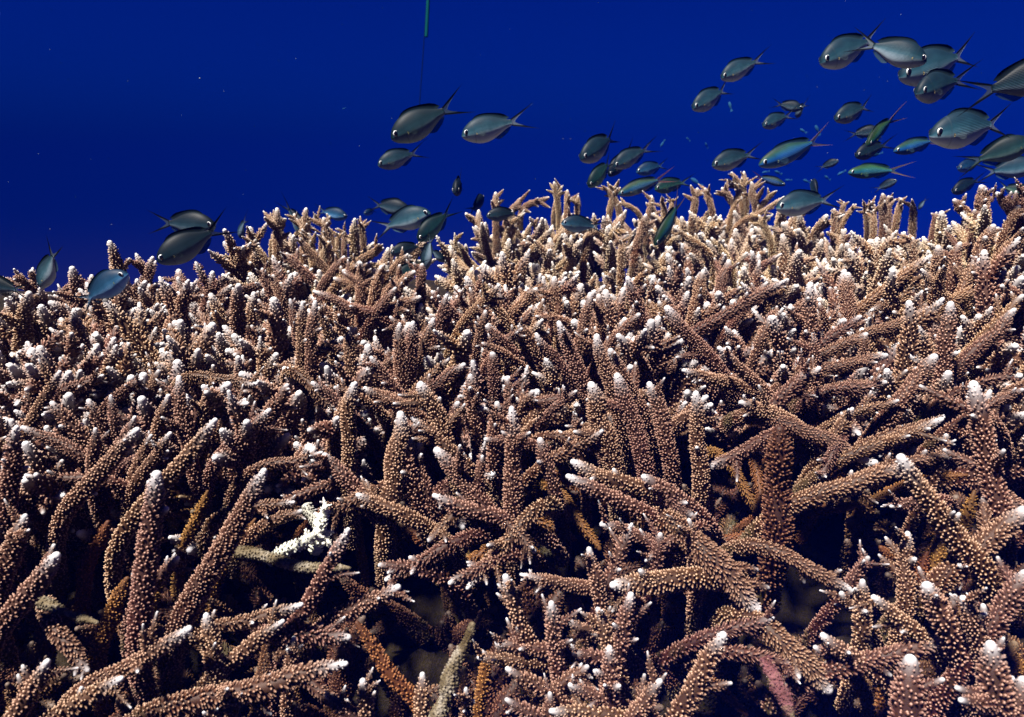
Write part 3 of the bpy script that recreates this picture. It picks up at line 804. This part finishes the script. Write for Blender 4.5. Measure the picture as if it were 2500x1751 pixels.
def fin_mat(name, clear, dark, alpha):
    m, nt, b, out = new_mat(name)
    a = nt.nodes.new('ShaderNodeAttribute'); a.attribute_name = 'tone'
    sep = nt.nodes.new('ShaderNodeSeparateColor'); nt.links.new(a.outputs['Color'], sep.inputs[0])
    rays = nt.nodes.new('ShaderNodeTexWave'); rays.inputs['Scale'].default_value = 26; rays.inputs['Distortion'].default_value = 1.0
    rays.bands_direction = 'Z'
    tc = nt.nodes.new('ShaderNodeTexCoord'); nt.links.new(tc.outputs['Object'], rays.inputs['Vector'])
    f = ramp(nt, sep.outputs[0], [(.25, 0.0), (.75, 1.0)])
    c = mixc(nt, mixc(nt, clear, tuple(x * .75 for x in clear), math_n(nt, 'MULTIPLY', rays.outputs['Fac'], .5)), dark, f)
    oi = nt.nodes.new('ShaderNodeObjectInfo')
    c = mixc(nt, c, oi.outputs['Color'], 1.0, 'MULTIPLY')
    nt.links.new(c, b.inputs['Base Color'])
    b.inputs['Roughness'].default_value = .85
    b.inputs['Specular IOR Level'].default_value = .03
    tr = nt.nodes.new('ShaderNodeBsdfTransparent'); mx = nt.nodes.new('ShaderNodeMixShader')
    al = math_n(nt, 'ADD', alpha, math_n(nt, 'MULTIPLY', f, 1 - alpha), clamp=True)
    nt.links.new(al, mx.inputs[0]); nt.links.new(tr.outputs[0], mx.inputs[1]); nt.links.new(b.outputs[0], mx.inputs[2])
    nt.links.new(mx.outputs[0], out.inputs['Surface'])
    return m


def plain_mat(name, c, rough=.5, spec=.5):
    m, nt, b, out = new_mat(name)
    tc = nt.nodes.new('ShaderNodeTexCoord')
    n = noise(nt, 60, 2, tc.outputs['Object'])
    nt.links.new(mixc(nt, c, tuple(x * .75 for x in c), n), b.inputs['Base Color'])
    b.inputs['Roughness'].default_value = rough
    b.inputs['Specular IOR Level'].default_value = spec
    return m


M_CHR = fish_body_mat('damselfish_skin', [(.08, (.30, .38, .44)), (.30, (.165, .235, .285)), (.46, (.034, .085, .115)), (.62, (.0075, .032, .048)), (.80, (.003, .014, .024)), (1.0, (.002, .008, .014))], (.13, .20, .23), .10, 300)
M_FUS = fish_body_mat('fusilier_skin', [(.05, (.18, .18, .21)), (.26, (.07, .14, .20)), (.50, (.008, .06, .16)), (.70, (.011, .05, .06)), (.86, (.015, .034, .013)), (1.0, (.005, .010, .008))], (.25, .42, .55), .3, 260)
M_TAIL = fin_mat('dark_edged_fin', (.11, .14, .15), (.003, .004, .007), .5)
M_FIN = fin_mat('dusky_fin', (.025, .05, .06), (.004, .010, .015), .55)
M_CLEAR = fin_mat('clear_fin', (.10, .14, .14), (.22, .18, .08), .10)
M_PINKTAIL = fin_mat('pink_fin', (.08, .07, .075), (.12, .05, .055), .5)
M_EYE = plain_mat('eye_ring', (.48, .50, .52), .3)
M_PUPIL = plain_mat('pupil', (.004, .004, .008), .12)


def bend(V, k):
    V = np.array(V, float)
    t = np.maximum(0, .25 - V[:, 0])
    V[:, 1] += k * t * t
    return V


def slab(g, outline_rows, th, tone):
    """Fin from rows of points (root edge, ..., outer edge), given a thin thickness across Y."""
    Rn, Cn = len(outline_rows), len(outline_rows[0])
    P = np.array(outline_rows, float).reshape(-1, 3); A = np.zeros((len(P), 4)); A[:, 0] = np.array(tone).ravel()
    thr = np.repeat(np.linspace(1, .25, Rn), Cn) * th
    Vp, Vm = P.copy(), P.copy(); Vp[:, 1] += thr; Vm[:, 1] -= thr
    n = len(P)
    i = np.arange(Rn - 1)[:, None]; j = np.arange(Cn - 1)[None]
    a = (i * Cn + j)
    q = np.stack([a, a + 1, a + Cn + 1, a + Cn], -1).reshape(-1, 4)
    rim = [x for x in range(Cn)] + [r * Cn + Cn - 1 for r in range(1, Rn)] + [(Rn - 1) * Cn + x for x in range(Cn - 2, -1, -1)] + [r * Cn for r in range(Rn - 2, 0, -1)]
    qr = np.array([[rim[x], rim[(x + 1) % len(rim)], rim[(x + 1) % len(rim)] + n, rim[x] + n] for x in range(len(rim))])
    g.add(np.vstack([Vp, Vm]), np.vstack([A, A]), np.vstack([q, q[:, ::-1] + n, qr]))


SHAPES = {
 'chromis': dict(s=[0, .012, .04, .09, .18, .32, .48, .64, .80, .92, 1.0],
   up=[0, .027, .057, .094, .140, .172, .175, .148, .092, .048, .038],
   lo=[0, .027, .050, .078, .117, .153, .161, .134, .080, .043, .036],
   wd=[0, .022, .040, .062, .083, .094, .086, .062, .036, .018, .010], eye=(.100, .030, .034), tail=.17, mat=M_CHR, tmat=M_TAIL),
 'fusilier': dict(s=[0, .012, .04, .09, .18, .32, .48, .64, .80, .92, 1.0],
   up=[0, .018, .036, .058, .086, .108, .112, .096, .062, .034, .026],
   lo=[0, .016, .032, .052, .078, .100, .104, .088, .054, .030, .024],
   wd=[0, .014, .026, .040, .055, .064, .062, .046, .028, .015, .009], eye=(.095, .014, .026), tail=.125, mat=M_FUS, tmat=M_PINKTAIL)}
BL = .685


def fish_proto(kind, k):
    sh = SHAPES[kind]
    ss = np.concatenate([[0, .006, .02, .04, .065], np.linspace(.1, 1, 20)])
    up, lo, wd = (np.interp(ss, sh['s'], sh[q]) for q in ('up', 'lo', 'wd'))
    for q in range(2):
        for arr in (up, lo, wd): arr[3:-1] = (arr[2:-2] + 2 * arr[3:-1] + arr[4:]) / 4
        n = 20
    th = np.linspace(0, 2 * math.pi, n, endpoint=False)
    V, A = [], []
    for i, s_ in enumerate(ss):
        for t in th:
            sz, cy_ = math.sin(t), math.cos(t)
            z = sz * (up[i] if sz > 0 else lo[i])
            y = np.sign(cy_) * abs(cy_) ** 1.15 * wd[i]
            V.append([.5 - BL * s_, y, z]); A.append([(z + lo[i]) / (up[i] + lo[i] + 1e-6) if i > 0 else .35, s_, 0, 0])
    V = np.array(V); A = np.array(A)
    kk = len(ss)
    i = np.arange(kk - 1)[:, None]; j = np.arange(n)[None]
    a_ = i * n + j; b_ = i * n + (j + 1) % n
    g = Geo()
    V2 = np.vstack([bend(V, k), bend([[.5 - BL, 0, 0]], k)])
    T = np.array([[(kk-1)*n + x, (kk-1)*n + (x+1) % n, kk*n] for x in range(n)])
    g.add(V2, np.vstack([A, [[.5, 1, 0, 0]]]), np.stack([a_, a_ + n, b_ + n, b_], -1).reshape(-1, 4), T)
    meshes = [('body', g.mesh('body'), sh['mat'], None)]
    iu = lambda s_: float(np.interp(s_, ss, up)); il = lambda s_: float(np.interp(s_, ss, lo)); iw = lambda s_: float(np.interp(s_, ss, wd))

    def fin(name, rows, tone, mat, th_=.003):
        g = Geo(); slab(g, rows, th_, tone)
        g.V = [bend(v, k) for v in g.V]
        meshes.append((name, g.mesh(name), mat, None))
    # tail
    x0, h0, sp_ = .5 - BL + .015, iu(.97), sh['tail']
    rows, tone = [], []
    for t in np.linspace(0, 1, 8):
        row, tr = [], []
        for v in np.linspace(-1, 1, 17):
            ext = .055 + .29 * abs(v) ** 1.7
            x = x0 - ext * t
            z = v * (h0 * .9 * (1 - t) + (sp_ * (.35 + .65 * abs(v) ** .5)) * t ** .95) * (1 if abs(v) < 1 else 1)
            row.append([x, 0, z]); tr.append(np.clip((abs(v) - .38) * 3.0, 0, 1))
        rows.append(row); tone.append(tr)
    fin('tail_fin', rows, tone, sh['tmat'], .0035)
    hh = .045 if kind == 'chromis' else .035
    s1 = np.linspace(.26, .90, 12)
    prof = np.interp(s1, [.26, .34, .6, .78, .86, .90], [.15, .7, .8, 1.15, .9, .25]) * hh
    sweep = np.interp(s1, [.26, .7, .9], [.01, .02, .05])
    rows = [[[.5 - BL * q, 0, iu(q) - .008] for q in s1], [[.5 - BL * q - w_ * .5, 0, iu(q) + p_ * .5] for q, p_, w_ in zip(s1, prof, sweep)],
            [[.5 - BL * q - w_, 0, iu(q) + p_] for q, p_, w_ in zip(s1, prof, sweep)]]
    fin('dorsal_fin', rows, [[1] * 12, [1] * 12, [.6] * 12], M_FIN)
    s1 = np.linspace(.60, .92, 8)
    prof = np.interp(s1, [.60, .68, .84, .92], [.2, 1, .95, .2]) * hh
    rows = [[[.5 - BL * q, 0, -il(q) + .008] for q in s1], [[.5 - BL * q - .03, 0, -il(q) - p_] for q, p_ in zip(s1, prof)]]
    fin('anal_fin', rows, [[.3] * 8, [.1] * 8], M_FIN)
    s1 = np.linspace(.36, .44, 4)
    rows = [[[.5 - BL * q, 0, -il(q) + .01] for q in s1], [[.5 - BL * q - .09, 0, -il(q) - .035 + .02 * w_] for q, w_ in zip(s1, np.linspace(0, 1, 4))]]
    fin('pelvic_fin', rows, [[.3] * 4, [.1] * 4], M_CLEAR)
    for sgn in (1, -1):
        rows, tone = [], []
        for t in np.linspace(0, 1, 5):
            row = []
            for v in np.linspace(-1, 1, 7):
                ln = .10 * (1 - .35 * v * v) * t
                row.append([.5 - BL * .27 - ln * math.cos(v * .5), 0, -.018 + v * .018 * (1 - t) - ln * math.sin(v * .55 + .25)])
            rows.append(row); tone.append([max(0, 1 - t * 4)] * 7)
        g = Geo(); slab(g, rows, .0025, tone)
        y0 = iw(.27) - .004
        W = np.vstack(g.V)
        dx = (.5 - BL * .27) - W[:, 0]
        W[:, 1] = W[:, 1] + y0 * 1.02 + dx * .38
        W[:, 1] *= sgn
        g.V = [bend(W, k)]
        meshes.append(('pectoral_fin', g.mesh('pectoral_fin'), M_CLEAR, None))
    es, ez, er = sh['eye']
    for sgn in (1, -1):
        cx_, w_ = .5 - BL * es, np.interp(es, ss, wd) * math.sqrt(max(.2, 1 - (ez / iu(es)) ** 2))
        for nm, rx, rz, off, mat in (('eye', er, er, .0, M_EYE), ('pupil', er * .70, er * .90, er * .13, M_PUPIL)):
            g = Geo(); V = []
            for lat in np.linspace(0, math.pi / 2, 5):
                for t in np.linspace(0, 2 * math.pi, 12, endpoint=False):
                    V.append([cx_ + rx * math.cos(lat) * math.cos(t), sgn * (w_ - .006 + off + er * .30 * math.sin(lat)), ez + rz * math.cos(lat) * math.sin(t)])
            i = np.arange(4)[:, None]; j = np.arange(12)[None]
            q = np.stack([i*12+j, i*12+(j+1) % 12, (i+1)*12+(j+1) % 12, (i+1)*12+j], -1).reshape(-1, 4)
            if sgn > 0: q = q[:, ::-1]
            g.add(bend(V, k), None, q)
            meshes.append((nm, g.mesh(nm), mat, 'eye' if nm == 'pupil' else None))
    for _, me, mat, _p in meshes: me.materials.append(mat)
    return meshes


PROTO = {(kd, b): fish_proto(kd, kv) for kd in SHAPES for b, kv in ((0, 0.0), (1, .28), (-1, -.28))}


FCOUNT = [0]


def place_fish(kind, nx, ny, tx, ty, yaw, L, shade, label, b=None, roll=0, group='reef fish over the coral'):
    FCOUNT[0] += 1
    if b is None: b = (0, 1, -1, 1, 0, -1, -1)[FCOUNT[0] % 7]
    lpx = math.hypot(nx - tx, ny - ty)
    cyw = math.cos(R(yaw))
    D = FPX * L * cyw / lpx
    dn = D - .5 * L * math.sin(R(yaw)); dtl = D + .5 * L * math.sin(R(yaw))
    pn, pt = at(nx, ny, dn), at(tx, ty, dtl)
    X = Vector(pn - pt); Lr = X.length; X.normalize()
    Zu = Vector((0, 0, 1)); Zu = (Zu - X * Zu.dot(X)).normalized()
    Zu.rotate(Matrix.Rotation(R(roll), 3, X))
    Y = Zu.cross(X)
    M = Matrix((X, Y, Zu)).transposed().to_4x4()
    o = empty('fusilier' if kind == 'fusilier' else 'damselfish')
    o.matrix_world = Matrix.Translation(Vector((pn + pt) / 2)) @ M @ Matrix.Scale(Lr, 4)
    tag(o, label, 'fish', group)
    last_eye = None
    for nm, me, mat, par in PROTO[(kind, b)]:
        c = bpy.data.objects.new(nm, me); COL.objects.link(c)
        c.parent = last_eye if par == 'eye' else o
        if nm == 'eye': last_eye = c
        c.color = (shade[0], shade[1], shade[2], 1)
    return o


N_, DK, LT, BL_, GR = (.78, .78, .80), (.30, .33, .37), (1.15, 1.15, 1.18), (.55, .88, 1.35), (.6, .8, .5)
C_, F_ = 'chromis', 'fusilier'
FISH = [
 (C_,-60,690,88,712,5,.056,DK,'dark fish cut by the left picture edge, tail fin just inside'),
 (C_,100,704,150,585,-18,.052,N_,'fish diving head down beside the left edge, broad tail raised',1),
 (C_,313,668,168,757,10,.060,BL_,'pale blue fish facing right in front of the left corals'),
 (C_,527,553,360,542,8,.10,DK,'dark slim fish facing right, partly behind the large left fish'),
 (C_,384,640,575,538,15,.105,DK,'large dark fish with raised forked tail above the left corals'),
 (C_,588,580,592,525,-55,.10,DK,'tiny far fish seen end on above the left corals'),
 (C_,955,340,1143,240,8,.105,(.42,.5,.5),'largest dark fish in open water left of centre, black raised tail'),
 (C_,1127,333,1302,284,8,.10,LT,'silvery scaled fish in open water right of the largest dark fish'),
 (C_,922,404,1047,364,12,.10,N_,'smaller fish just under the largest dark fish'),
 (C_,1112,470,1128,430,68,.10,DK,'small fish facing the viewer above the crest, left of centre',0),
 (C_,1178,480,1150,525,-55,.10,DK,'fish seen from behind above the crest, left of the single sprig',1),
 (C_,1187,527,1285,520,10,.066,DK,'dark fish facing left just above the crest beside the single sprig'),
 (C_,745,580,695,480,10,.10,DK,'dark fish mostly hidden behind the three tall sprigs, tail showing'),
 (C_,848,530,765,511,10,.09,BL_,'faded small fish facing right, right of the three tall sprigs'),
 (C_,1000,512,888,498,10,.095,DK,'dark fish facing right above the fish cluster'),
 (C_,888,522,925,512,40,.09,BL_,'faded little fish peeping out behind the dark right-facing fish'),
 (C_,1052,520,900,567,10,.095,LT,'scaly grey fish heading right up, centre of the fish cluster'),
 (C_,1020,588,1120,497,15,.082,(.35,.6,.5),'dark plump fish diving left in the fish cluster',0),
 (C_,953,618,1050,596,15,.053,DK,'dark fish with bright eye half hidden in the coral under the cluster'),
 (C_,1038,660,1050,560,-20,.056,DK,'dark upright fish body right under the fish cluster'),
 (C_,965,690,1040,620,10,.05,(.3,.5,.4),'dark green fish deep among corals under the cluster'),
 (C_,1085,640,1045,600,-30,.036,DK,'small dark fish tail among the corals right of the cluster'),
 (C_,1417,390,1528,320,30,.105,N_,'plump fish with tall black tail, leading the middle school'),
 (C_,1498,408,1601,350,12,.095,N_,'middle fish of the overlapping trio over the crest'),
 (C_,1486,430,1555,350,10,.095,DK,'hindmost fish of the overlapping trio, its head below the others'),
 (C_,1436,456,1510,380,20,.09,GR,'olive fish diving below the leading fish of the middle school'),
 (C_,1553,420,1640,400,10,.085,BL_,'faded fish behind the trio over the crest'),
 (F_,1509,475,1650,425,8,.115,N_,'slender blue green fish just above the crest in the middle school'),
 (C_,1598,462,1692,440,15,.085,GR,'olive fish with raised dorsal spine over the slender blue green fish'),
 (F_,1598,600,1685,466,12,.086,(.3,.5,.45),'dark slender fish diving head down into the crest'),
 (C_,1370,545,1482,556,15,.068,(.5,.65,.8),'dark fish resting among the pale corals of the crest'),
 (C_,1738,405,1866,368,8,.095,N_,'fish with trailing spine above the tallest pale sprig'),
 (F_,1852,404,2052,325,10,.13,BL_,'long bright blue fish with pinkish tail in the right school'),
 (F_,1918,452,1828,425,10,.09,(.5,.5,.7),'dark fish facing right behind the tallest pale sprig'),
 (C_,1894,508,2061,482,6,.10,LT,'silver grey fish swimming just above the crest on the right'),
 (C_,1760,192,1876,135,8,.085,LT,'small silvery fish above the pair, upper right'),
 (C_,1690,266,1800,205,15,.10,LT,'pale bellied fish just under the small silvery one, upper right'),
 (C_,1862,308,1940,275,22,.085,LT,'small pale fish of the tangled trio, facing left'),
 (C_,1945,285,1965,245,-60,.10,DK,'dark fish of the tangled trio, seen from behind',-1),
 (C_,1960,265,1880,252,15,.08,DK,'rear fish of the tangled trio, only its forked tail showing'),
 (C_,2037,292,2147,250,12,.085,N_,'small fish alone right of the tangled trio'),
 (C_,2002,155,2168,80,12,.10,LT,'fish behind the large right-facing fish at the top'),
 (C_,2262,152,2074,92,10,.10,N_,'large fish facing right at the top, among left-facing ones'),
 (C_,2195,190,2416,116,8,.135,LT,'long-tailed silvery fish with bright belly line at the top right'),
 (C_,2238,230,2362,186,35,.085,N_,'small faded fish below the long-tailed silvery one'),
 (C_,2610,170,2335,240,6,.11,DK,'big dark fish leaving at the right edge, tail and rear body in view'),
 (C_,2269,333,2502,292,8,.115,LT,'largest pale bellied fish on the right, facing left'),
 (F_,2117,356,2185,270,35,.10,GR,'green fish turning down in the right school',1),
 (C_,2150,318,2058,332,10,.09,DK,'dark fish behind the green turning one, tail pointing left'),
 (C_,2088,382,2180,345,15,.09,DK,'dark fish below the green turning one'),
 (F_,2181,370,2320,335,10,.12,BL_,'blue striped fish partly behind the largest pale bellied fish'),
 (F_,2070,422,2217,414,8,.12,(.7,1.1,.8),'green backed fish with red lower tail lobe'),
 (C_,2048,392,1990,415,25,.08,DK,'small dim fish heading right up in the right school'),
 (C_,2190,440,2128,468,30,.085,DK,'small dim fish above the crest notch, pale flank'),
 (C_,1985,440,1995,500,-45,.08,DK,'small dim fish behind the silver grey one on the crest'),
 (C_,2520,345,2332,410,10,.105,(.4,.5,.42),'dark fish with long forked tail at the right edge, heading right'),
 (C_,2338,412,2400,395,25,.09,BL_,'faded fish peeping behind the dark long-tailed one at the edge'),
 (C_,2535,405,2370,425,10,.11,(.8,.9,1),'grey fish under the dark long-tailed one at the right edge'),
 (C_,2325,470,2400,430,15,.09,DK,'dim fish above the thick notched corals at the upper right'),
 (C_,2520,475,2425,450,12,.09,(.5,.6,.4),'dim green fish above the corals at the right edge'),
 (C_,2242,512,2262,480,-35,.08,DK,'small dim fish low over the notch in the crest'),
]
for it in FISH: place_fish(*it)

g = Geo()
V, Qd = [], []
n = 8
for i, (s_, r_) in enumerate(((0, .01), (.1, .09), (.3, .15), (.55, .12), (.75, .03), (.8, .05), (1.0, .15))):
    for t in np.linspace(0, 2*math.pi, n, endpoint=False):
        w = r_ * (.45 if s_ < .74 else .08)
        V.append([.5 - s_, w * math.cos(t), r_ * math.sin(t)])
i = np.arange(6)[:, None]; j = np.arange(n)[None]
g.add(V, None, np.stack([i*n+j, (i+1)*n+j, (i+1)*n+(j+1) % n, i*n+(j+1) % n], -1).reshape(-1, 4))
tiny_me = g.mesh('small_fish')
tiny_me.materials.append(plain_mat('pale_blue_fish', (.015, .075, .15), .8, .05))
for k, (px, py, lx, an) in enumerate([(1783,260,24,-70),(1961,320,20,-30),(1996,318,28,-60),(1900,422,24,-20),(2145,376,20,20),(2055,422,22,30),
        (1970,443,22,-20),(2020,435,22,-30),(1618,350,20,60),(1700,445,34,-35),(1680,340,14,-40),(1725,355,16,-60),(1870,420,18,10),(840,265,9,20),(1925,440,18,0)]):
    d = 6.0 + .25 * k
    L = lx * d / FPX
    o = bpy.data.objects.new('small_fish', tiny_me); COL.objects.link(o)
    o.location = at(px, py, d); o.scale = (L,) * 3
    o.rotation_euler = (0, R(an), R(160 + 13 * (k % 4)))
    tag(o, 'tiny pale blue fish far off in the blue water', 'fish', 'tiny far fish in the blue water')

# ------------------------------------------------------------------ rope hanging in the water
def tube(name, pts, r, mat, parent, sides=10, twist=0):
    P = np.array(pts, float); T, N, B = frames(P)
    th = np.linspace(0, 2*math.pi, sides, endpoint=False)
    k = len(P)
    ph = twist * np.linspace(0, 1, k)
    rad = r * (1 + (.12 * np.cos(3 * (th[None] + ph[:, None])) if twist else 0 * th[None] * ph[:, None]))
    V = P[:, None] + rad[..., None] * (np.cos(th)[None, :, None] * N[:, None] + np.sin(th)[None, :, None] * B[:, None])
    i = np.arange(k-1)[:, None]; j = np.arange(sides)[None]
    a = i * sides + j; b = i * sides + (j+1) % sides
    g = Geo(); g.add(V.reshape(-1, 3), None, np.stack([a, b, b + sides, a + sides], -1).reshape(-1, 4))
    return g.build(name, mat, parent)


rd = 5.0
rope = empty('mooring_rope', at(1000, 560, rd))
tag(rope, 'thin rope hanging in the blue water with a green sleeve at the top', 'rope')
rl = Vector(rope.location)
mid_, top_, low_ = at(1041, 90, rd), at(1060, -290, rd), at(1019, 330, rd + .1)
slv = tube('sleeve', [mid_ + (top_ - mid_) * t - np.array(rl) for t in np.linspace(0, 1, 12)], .0118, plain_mat('green_sleeve', (.001, .040, .036), .9, .02), rope)
slv['label'] = 'green sleeve on the upper rope'
lin = tube('line', [low_ + (mid_ + (top_ - mid_) * .9 - low_) * t + np.array([0, 0, -.02 * math.sin(t * 3.14)]) - np.array(rl) for t in np.linspace(0, 1, 60)], .0034,
     plain_mat('dark_line', (.001, .004, .022), .95, .02), rope, 9, 60)

# ------------------------------------------------------------------ specks drifting in the water
rng = np.random.default_rng(5)
g = Geo()
oc = np.array([[1,0,0],[-1,0,0],[0,1,0],[0,-1,0],[0,0,1],[0,0,-1]], float)
of = np.array([[0,2,4],[2,1,4],[1,3,4],[3,0,4],[2,0,5],[1,2,5],[3,1,5],[0,3,5]])
for k in range(110):
    d = rng.uniform(1.0, 3.6)
    p = at(rng.uniform(0, 2500), rng.uniform(0, 560), d)
    g.add(p + oc * rng.uniform(.0003, .0009) * rng.uniform(.5, 1.6, 3), None, None, of)
pt = g.build('floating_specks', plain_mat('speck', (.2, .24, .26), .8))
tag(pt, 'tiny pale specks drifting in the blue water', 'specks', kind='stuff')

# ------------------------------------------------------------------ the water between things
g = Geo()
x, y0_, y1_, z0, z1 = 141.0, -141.0, 141.0, -7.0, 2.7
g.add([[-x, y0_, z0], [x, y0_, z0], [x, y1_, z0], [-x, y1_, z0], [-x, y0_, z1], [x, y0_, z1], [x, y1_, z1], [-x, y1_, z1]], None,
      [[3, 2, 1, 0], [4, 5, 6, 7], [0, 1, 5, 4], [1, 2, 6, 5], [2, 3, 7, 6], [3, 0, 4, 7]])
mh = bpy.data.materials.new('sea_water'); mh.use_nodes = True
nt = mh.node_tree; nt.nodes.clear()
pv = nt.nodes.new('ShaderNodeVolumePrincipled')
pv.inputs['Color'].default_value = (.0002, .0102, .182, 1)
pv.inputs['Density'].default_value = .045
pv.inputs['Anisotropy'].default_value = -0.5
oo = nt.nodes.new('ShaderNodeOutputMaterial'); nt.links.new(pv.outputs[0], oo.inputs['Volume'])
hz = g.build('haze', mh, smooth=False)
tag(hz, 'clear blue sea water that fades distant things', 'water', kind='stuff')
